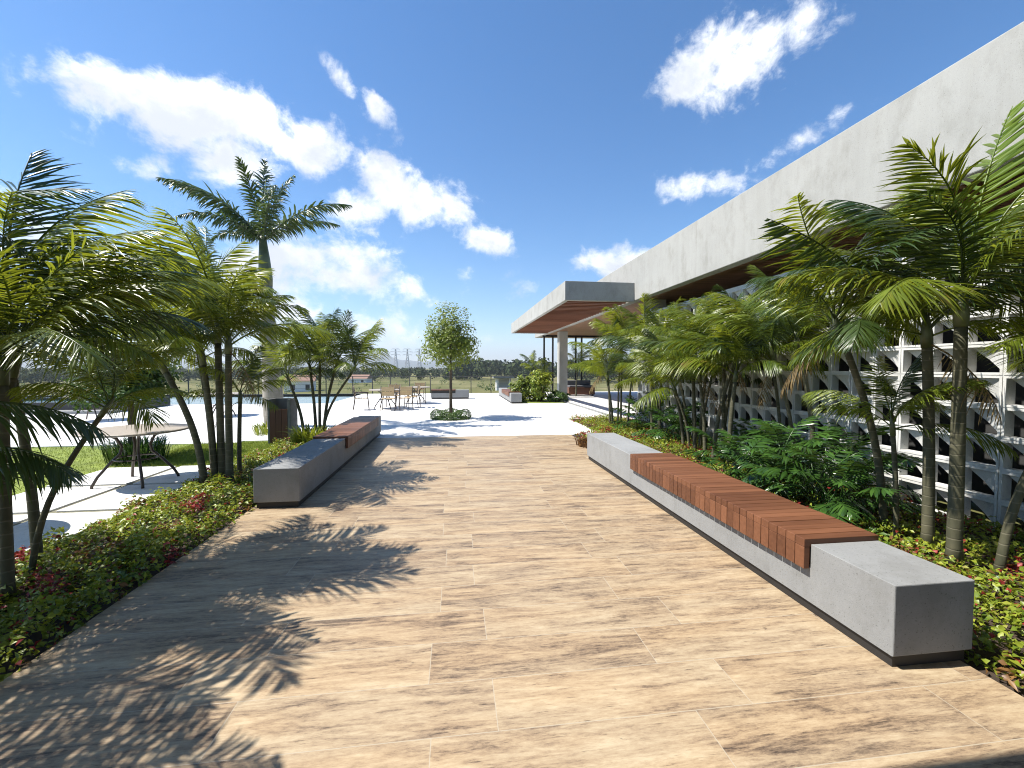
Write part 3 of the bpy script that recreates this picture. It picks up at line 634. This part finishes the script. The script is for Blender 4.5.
P = np.stack([rr_*np.cos(a)*1.15, rr_*np.sin(a)*1.15, .10+.15*np.sin(q)+.03*np.sin(a*5)], 1); P[:, 2] = np.maximum(P[:, 2], .01); Nn = np.stack([np.cos(q)*np.cos(a), np.cos(q)*np.sin(a), np.sin(q)+.3], 1)+rg.normal(0, .35, (n, 3))
V, F = leaves(P, Nn, rg.uniform(.03, .055, n), .028, rg)
o = link('hedge_ring', np_mesh('hedge_ring', V, F, M['hedge'])); o.location = (-.15, 13.85, 0); tag(o, 'low clipped green hedge ring round the small plaza tree', 'hedge')
round_tree('small dense dark tree behind the round table on the lawn', (-5.72, 8.5, 0), 2, 1.42, (.72, .7, .52), 5200, .085, 14, M['hedge'], .05, name='small_tree')
def spiky(name, label, loc, n, L, wdt, seed, mat, spread=.3, cat='plant'):
    rr = random.Random(seed); mb = MB()
    for i in range(n):
        a = rr.uniform(0, 6.28); r0 = spread*math.sqrt(rr.random()); b = Vector((r0*math.cos(a), r0*math.sin(a), 0)); a2 = a+rr.uniform(-.6, .6); out = rr.uniform(.15, .75); ln = L*rr.uniform(.6, 1.1)
        pts = [b, b+Vector((math.cos(a2)*out*.3, math.sin(a2)*out*.3, .55))*ln, b+Vector((math.cos(a2)*out*.85, math.sin(a2)*out*.85, .85-.35*out))*ln]
        sd = Vector((-math.sin(a2), math.cos(a2), 0))*wdt/2; v = len(mb.v)
        mb.v += [tuple(pts[0]-sd*.6), tuple(pts[0]+sd*.6), tuple(pts[1]-sd), tuple(pts[1]+sd), tuple(pts[2])]
        mb.f += [(v, v+1, v+3, v+2), (v+2, v+3, v+4)]; mb.m += [0, 0]
    o = mb.build(name, mat); o.location = loc; return tag(o, label, cat)
spiky('spiky_shrub', 'spiky grass-like green shrub on the lawn under the dark tree', (-5.5, 8.3, -.02), 420, .55, .022, 2, M['philo'], .42)
spiky('spiky_shrub', 'small leafy tuft at the foot of the royal palm', (-4.5, 11.2, -.01), 160, .4, .03, 3, M['cover'], .35)
spiky('spiky_shrub', 'green strap-leaf tuft beside the litter bin and left bench', (-2.95, 9.5, -.02), 300, .55, .035, 6, M['cover'], .4)
spiky('spiky_shrub', 'yellow-green tuft at the far end of the right bench', (2.75, 8.6, -.02), 260, .26, .03, 8, M['bronze'], .28)
# split-leaf shrubs
PL = [frond_mesh('leaf', .95, 12+15*i, 85+15*i, 1.5, 12, .25, .036, 10, .5, .45, M['philo'], 300+i, .1, base_r=.008) for i in range(4)]
def philo(label, loc, nl, size, seed):
    rr = random.Random(seed); t = thing('split_leaf_shrub', label, 'plant', loc, 0, 'split-leaf shrubs behind the right bench')
    for i in range(nl):
        u = i/nl; o = link('leaf', PL[min(3, int(u*4))], t); o.location = (rr.uniform(-.3, .3)*size, rr.uniform(-.3, .3)*size, rr.uniform(0, .45)*size*(1-u)); o.rotation_euler = (rr.uniform(-.2, .2), rr.uniform(-.2, .2), R(i*137.5)); k_ = size*rr.uniform(.75, 1.1); o.scale = (k_, k_, k_)
    return t
philo('tallest glossy split-leaf shrub in the middle behind the bench timber', (4.45, 4.9, -.03), 58, 1.05, 1)
philo('bright split-leaf shrub overhanging the bench timber near its far part', (3.75, 5.3, -.03), 40, .8, 2)
philo('dark split-leaf shrub between the leaning palm stem and bench block', (4.0, 4.2, -.03), 46, .85, 3)
philo('split-leaf shrub touching the wall behind the yellowing palm', (4.85, 6.6, -.03), 40, .8, 4)
philo('shaded split-leaf shrub under the far palm clumps of the right bed', (4.9, 9.0, -.03), 40, .9, 5)
philo('low split-leaf shrub in shade near the concrete column', (4.9, 10.6, -.03), 40, .9, 6)

# ------------------------------------------------------------------ ground cover
def bed(name, label, x0, x1, y0, y1, n, mats, seed, hgt, hole=None, redfrac=(.18, .18)):
    rg = np.random.default_rng(seed); P = np.zeros((n, 3)); P[:, 0] = rg.uniform(x0, x1, n); P[:, 1] = y0+(y1-y0)*rg.random(n)**1.35
    mound = .55+.25*np.sin(P[:, 0]*7+1)*np.sin(P[:, 1]*5)+.2*np.sin(P[:, 0]*17+P[:, 1]*13)
    edge = np.minimum(1, np.minimum(P[:, 0]-x0, x1-P[:, 0])/.12+.25); P[:, 2] = -.03+hgt*mound*edge*rg.uniform(.45, 1.1, n)
    P[:, 0] += rg.normal(0, .035, n)
    pat = np.sin(P[:, 0]*4.1+seed)*np.sin(P[:, 1]*2.7+.5*np.sin(P[:, 0]*3))+.5*np.sin(P[:, 1]*7.3+P[:, 0]*6); r = rg.random(n)
    mi = np.where((pat > .8) & (r < .7), 1, np.where((pat < -.8) & (r < .5), 2, np.where(r < .06, 1, 0)))
    Nn = rg.normal(0, .55, (n, 3)); Nn[:, 2] += 1
    V, F = leaves(P, Nn, (.022+.045*rg.random(n)**1.6+.012*(np.sin(P[:, 1]*3.7+P[:, 0]*5) > .5))*np.where(mi == 1, .9, 1), rg.uniform(.022, .04, n), rg)
    o = link(name, np_mesh(name, V, F, mats, np.tile(mi, 4))); return tag(o, label, 'ground cover', kind='stuff')
bed('flower_bed', 'low green and red bedding plants along the left deck edge', -3.6, -2.32, .4, 10.1, 34000, [M['cover'], M['red'], M['bronze']], 1, .24)
bed('flower_border', 'green and red bedding plants between right bench and breeze block wall', 2.82, 5.3, .6, 10.1, 36000, [M['cover'], M['red'], M['bronze']], 2, .20)

bed('flower_border', 'yellow-green bedding plants at the far end of the right bed by the plaza', 3.5, 5.2, 10.1, 13.25, 9000, [M['cover'], M['red'], M['bronze']], 6, .22)
# ------------------------------------------------------------------ shrub island and far planting
def bush(name, label, loc, rad, n, lsz, seed, mat, cat='shrub'):
    rg = np.random.default_rng(seed); P, Nn = cloud(rg, n, (0, 0, rad[2]*.9), rad, .3, .2); P[:, 2] = np.maximum(P[:, 2], .02)
    V, F = leaves(P, Nn, rg.uniform(.7, 1.3, n)*lsz, rg.uniform(.3, .5, n)*lsz, rg); t = thing(name, label, cat, loc)
    link('foliage', np_mesh('foliage', V, F, mat), t)
    mb = MB()
    for i in range(5): a = i*1.3; mb.tube([(.05*math.cos(a), .05*math.sin(a), 0), (rad[0]*.5*math.cos(a), rad[1]*.5*math.sin(a), rad[2]*1.0)], [.02, .008], 5)
    mb.build('stem', M['bark'], t, True); return t
bush('broadleaf_shrub', 'rounded yellow-green shrub on the grass island by the far bench', (3.3, 20.6, 0), (.75, .7, .62), 1500, .2, 31, M['crown'])
bush('broadleaf_shrub', 'tall bright broadleaf shrub in the middle of the grass island', (4.0, 20.4, 0), (.65, .65, .85), 1700, .2, 32, M['cover'])
bush('broadleaf_shrub', 'dark low shrub on the island beside the terrace kerb', (4.75, 20.0, 0), (.55, .5, .3), 1200, .13, 33, M['hedge'])
clump('short palm growing from the shrub island before the terrace column', [((3.9, 21.3), (3.85, 21.3, 1.5)), ((4.2, 21.4), (4.3, 21.4, 1.1))], .75, 201, 'palms by the terrace', 9, r=.05)
clump('slim palm with pale fronds inside the terrace by the steel frame', [((6.6, 23.3), (6.7, 23.3, 1.7))], .8, 202, 'palms by the terrace', 8, r=.04)
mb = MB(); mb.prism([(2.98+.0, 19.6), (4.4, 19.4), (5.04, 19.5), (5.04, 21.9), (3.2, 22.2)], -.002, .012); tag(mb.build('island_lawn', M['lawn']), kind='structure')
# low seat on the terrace
t = thing('terrace_sofa', 'low red-brown box seat with dark cushions on the shaded terrace', 'sofa', (7.0, 23.9, .05))
mb = MB(); mb.box(-.75, .75, -.4, .4, .06, .46); mb.build('base', M['ipe'], t, bevel=.01)
mb = MB(); mb.box(-.7, .7, -.36, .36, .462, .58); mb.build('seat_cushion', M['cushion'], t, bevel=.03)
mb = MB(); mb.box(-.7, .7, .2, .38, .582, .85); mb.build('back_cushion', M['cushion'], t, bevel=.04)
for x in (-.65, .65):
    for y in (-.3, .3): mb = MB(); mb.box(x-.04, x+.04, y-.04, y+.04, 0, .06); mb.build('foot', M['steel'], t)

# ------------------------------------------------------------------ tables, chairs, bin
def round_table(label, loc, rz, group='round garden tables', r=.62):
    t = thing('round_table', label, 'table', loc, rz, group)
    mb = MB(); mb.lathe([(.022, .722), (.022, .745), (r-.012, .745), (r, .738), (r, .718), (r-.02, .712), (.022, .722)], 56); mb.build('tabletop', M['tabletop'], t)
    for k in range(4):
        a = k*math.pi/2+.5; c, s_ = math.cos(a), math.sin(a); prof = [(.46, 0), (.455, .03), (.40, .14), (.27, .31), (.17, .42), (.15, .52), (.20, .63), (.30, .70), (.34, .712)]
        mb = MB(); mb.tube([(q*c, q*s_, z) for q, z in prof], .018, 8); mb.build('leg', M['bronzem'], t, True)
    mb = MB(); mb.tube([(.245*math.cos(i/24*6.2832), .245*math.sin(i/24*6.2832), .345) for i in range(25)], .011, 6); mb.build('ring', M['bronzem'], t, True)
    return t
rt = round_table('round metal table with four curved legs on the white slab path', (-4.39, 6.60, .006), .2)
def again(loc, rz, label):
    c = copy_tree(rt); c.location = loc; c.rotation_euler = (0, 0, rz); c['label'] = label; return c
again((-4.85, 4.5, .006), .6, 'round table at the left edge casting a round shadow on the slabs')
again((-10.9, 14.6, 0), .4, 'far round table by the black basin seen between left palm stems')
again((-7.7, 15.5, 0), .9, 'far round table on the plaza seen left of the royal palm')
again((-2.75, 17.6, 0), .1, 'round table with tan chairs drawn up on the plaza')
again((-1.75, 19.9, 0), .7, 'round table farther back behind the chair group')
def make_chair(label):
    t = thing('garden_chair', label, 'chair', (0, 0, 0), 0, 'tan slatted chairs round the plaza table')
    mb = MB()
    for i in range(5): mb.box(-.23, .23, -.22+i*.09, -.22+i*.09+.078, .435, .455)
    mb.build('seat', M['wicker'], t)
    mb = MB()
    for i in range(2):
        z = .56+i*.175; y = -.235-.05*i; mb.box(-.225, .225, y-.012, y+.012, z, z+.155)
    mb.build('backrest', M['wicker'], t)
    for sx in (-1, 1):
        mb = MB(); mb.tube([(sx*.25, -.30, 0), (sx*.25, -.235, .44), (sx*.25, -.29, .92)], .015, 6); mb.build('leg', M['bronzem'], t, True)
        mb = MB(); mb.tube([(sx*.25, .27, 0), (sx*.25, .23, .44), (sx*.25, .22, .64)], .015, 6); mb.build('leg', M['bronzem'], t, True)
        mb = MB(); mb.tube([(sx*.25, -.25, .65), (sx*.25, 0, .665), (sx*.25, .25, .64)], .017, 6); mb.build('armrest', M['bronzem'], t, True)
    return t
ch = make_chair('tan chair facing right at the left side of the plaza table')
ch.location = (-3.55, 17.1, 0); ch.rotation_euler = (0, 0, R(-80))
for x, y, rz, lab in ((-2.5, 16.75, 4, 'tan chair seen squarely from behind in front of the plaza table'), (-1.95, 17.0, 22, 'tan chair seen from behind at the right front of the plaza table'), (-2.55, 18.5, 178, 'tan chair on the far side of the plaza table facing the deck'), (-1.75, 17.9, 85, 'tan chair at the right side of the plaza table facing left'), (-2.35, 19.9, -85, 'tan chair at the left of the farther plaza table'), (-1.7, 20.8, 175, 'tan chair behind the farther plaza table')):
    c = copy_tree(ch); c.location = (x, y, 0); c.rotation_euler = (0, 0, R(rz)); c['label'] = lab
t = thing('litter_bin', 'square litter bin with dark timber front and grey shell by the royal palm', 'bin', (-3.72, 9.92, -.02))
mb = MB(); mb.box(-.22, -.18, -.2, .22, 0, .95); mb.box(.18, .24, -.2, .22, 0, .95); mb.box(-.18, .18, .17, .22, 0, .95); mb.box(-.18, .18, -.16, .17, 0, .1); mb.build('shell', M['bin_conc'], t, bevel=.004)
mb = MB()
for i in range(3): mb.box(-.176+i*.118, -.176+i*.118+.112, -.195, -.165, .03, .74)
mb.build('timber_front', M['bin_wood'], t)
mb = MB(); mb.box(-.18, .18, -.16, .17, .5, .7); mb.build('liner', M['steel'], t)

# ------------------------------------------------------------------ fence and distance
t = thing('fence', 'thin dark metal guard fence along the far edge of the plaza', 'fence', (0, 28.3, 0))
fp = [(-16, .2), (-12, .1), (-8, .0), (-6.4, 0), (-5.2, 0), (-4.1, 0), (-2.9, 0), (-1.6, 0), (-.3, 0), (1.0, 0), (2.3, 0), (3.6, 0), (5.0, 0), (8, 0), (12, 0)]
for x, y in fp: mb = MB(); mb.bar((x, y, -.3), (x, y, 1.08), .05); mb.build('post', M['fencem'], t)
mb = MB()
for (a, b), (c, d) in zip(fp, fp[1:]):
    for z in (1.05, .8, .55, .3): mb.bar((a, b, z), (c, d, z), .035 if z > 1 else .012)
mb.build('rails', M['fencem'], t)
t = thing('guard_hut', 'tiny pale hut with flat grey roof beyond the fence near the island', 'hut', (4.6, 42, -1.3))
mb = MB(); mb.box(-.7, -.5, -.5, .5, 0, 1.9); mb.box(.5, .7, -.5, .5, 0, 1.9); mb.box(-.5, .5, .3, .5, 0, 1.9); mb.build('walls', M['white'], t)
mb = MB(); mb.box(-1, 1, -.8, .8, 1.9, 2.1); mb.build('roof', M['bench'], t)
def house(label, loc, w_, d_, h_, rz, roofm):
    t = thing('house', label, 'house', loc, rz, 'small houses in the valley'); mb = MB(); mb.box(-w_/2, w_/2, -d_/2, d_/2, -3, h_); mb.build('walls', M['white'], t)
    mb = MB(); a, b = w_/2+.4, d_/2+.4; v = [(-a, -b, h_), (a, -b, h_), (a, b, h_), (-a, b, h_), (-a, 0, h_+1.6), (a, 0, h_+1.6)]; mb.v = v; mb.f = [(0, 1, 5, 4), (2, 3, 4, 5), (1, 2, 5), (3, 0, 4), (3, 2, 1, 0)]; mb.m = [0]*5; mb.build('roof', roofm, t)
    for x in (-w_*.28, w_*.22): mb = MB(); mb.box(x, x+1.0, -d_/2-.05, -d_/2-.003, h_*.35, h_*.75); mb.build('window', M['dark'], t)
house('white house seen between the left palms beyond the pool', (-41, 122, -5.5), 7, 6, 3.6, .2, M['roof_tile'])
house('low house with faded tiled roof left of the chair group', (-40, 190, -5.3), 8, 6, 2.4, -.2, M['roof_tile'])
def pylon(label):
    t = thing('power_pylon', label, 'pylon', (0, 0, 0), 0, 'power pylons on the horizon'); H = 40; mb = MB()
    def hw(z): return 4.2*(1-z/30)+.9*(z/30) if z < 30 else .9-.05*(z-30)
    zs = [0, 7, 13, 18, 22, 26, 30, 34, 38]
    for a, b in zip(zs, zs[1:]):
        ha, hb = hw(a), hw(b); C = ((-1, -1), (1, -1), (1, 1), (-1, 1))
        for k in range(4):
            (x, y), (u, v) = C[k], C[(k+1) % 4]; mb.bar((x*ha, y*ha, a), (x*hb, y*hb, b), .45); mb.bar((x*ha, y*ha, a), (u*hb, v*hb, b), .25); mb.bar((u*ha, v*ha, a), (x*hb, y*hb, b), .25)
    mb.build('tower', M['galv'], t)
    for z, l in ((29, 7), (33.5, 8.5), (38, 6)):
        mb = MB(); mb.bar((-l, 0, z), (l, 0, z), .4); mb.bar((-l, 0, z), (0, 0, z+1.8), .25); mb.bar((l, 0, z), (0, 0, z+1.8), .25)
        for s_ in (-1, 1): mb.bar((s_*l, 0, z), (s_*l, 0, z-2), .2)
        mb.build('crossarm', M['galv'], t)
    return t
py = pylon('lattice power pylon left of the other two on the horizon'); py.location = (-93, 700, -7); py.rotation_euler = (0, 0, .3)
for x, y, rz, lab in ((-75, 700, .3, 'lattice power pylon in the middle of the three on the horizon'), (-57, 705, .3, 'lattice power pylon nearest the round tree on the horizon')):
    c = copy_tree(py); c.location = (x, y, -7); c.rotation_euler = (0, 0, rz); c['label'] = lab
# far wood, one mass
rg = np.random.default_rng(77); Ps = []; Ns = []; Sz = []
for i in range(1100):
    a = rg.uniform(-1.25, 1.25); r = rg.uniform(210, 420); right = 1 if a > .0 else .5
    hh = rg.uniform(7, 12.5)*right; c = np.array([r*math.sin(a), r*math.cos(a), -4.6+(r-200)*.0035+hh*.52]); m = 70
    d = rg.normal(size=(m, 3)); d /= np.linalg.norm(d, axis=1, keepdims=True)
    Ps.append(c+d*np.array([hh*.5, hh*.5, hh*.5])*rg.uniform(.6, 1.05, (m, 1))); Ns.append(d+rg.normal(0, .4, (m, 3))); Sz.append(np.full(m, hh*.22))
P = np.concatenate(Ps); Nn = np.concatenate(Ns); S_ = np.concatenate(Sz)*rg.uniform(.7, 1.3, len(P)); V, F = leaves(P, Nn, S_, S_*.8, rg)
tag(link('far_wood', np_mesh('far_wood', V, F, M['wood_far'])), 'dark band of woodland along the horizon beyond the dry fields', 'woodland', kind='stuff')
# scrub between fence and wood
Ps = []; Ns = []; Sz = []
for i in range(260):
    a = rg.uniform(-1.1, 1.1); r = 45+185*rg.random()**.8; hh = rg.uniform(.5, 1.8); k = max(0, min(1, (r-30)/55)); k = k*k*(3-2*k)
    c = np.array([r*math.sin(a), r*math.cos(a), terrain_z(r, a)+hh*.4]); m = 40; d = rg.normal(size=(m, 3)); d /= np.linalg.norm(d, axis=1, keepdims=True)
    Ps.append(c+d*np.array([hh*.8, hh*.8, hh*.5])*rg.uniform(.5, 1.05, (m, 1))); Ns.append(d+rg.normal(0, .4, (m, 3))); Sz.append(np.full(m, hh*.25))
P = np.concatenate(Ps); Nn = np.concatenate(Ns); S_ = np.concatenate(Sz); V, F = leaves(P, Nn, S_, S_*.6, rg)
tag(link('field_scrub', np_mesh('field_scrub', V, F, M['hedge'])), 'scattered scrub bushes on the dry field beyond the fence', 'scrub', kind='stuff')

# air
mb = MB(); mb.box(-6700, 6700, -6700, 6700, -14, 235)
hz = mb.build('haze', None); hm = bpy.data.materials.new('haze_air'); hm.use_nodes = True; hn = hm.node_tree.nodes
hn.remove(hn['Principled BSDF']); pv = hn.new('ShaderNodeVolumePrincipled'); pv.inputs['Color'].default_value = (.86, .92, 1, 1); pv.inputs['Density'].default_value = 2.8e-4; pv.inputs['Anisotropy'].default_value = .2
hm.node_tree.links.new(pv.outputs[0], hn['Material Output'].inputs['Volume']); hz.data.materials.clear(); hz.data.materials.append(hm); tag(hz, kind='stuff')
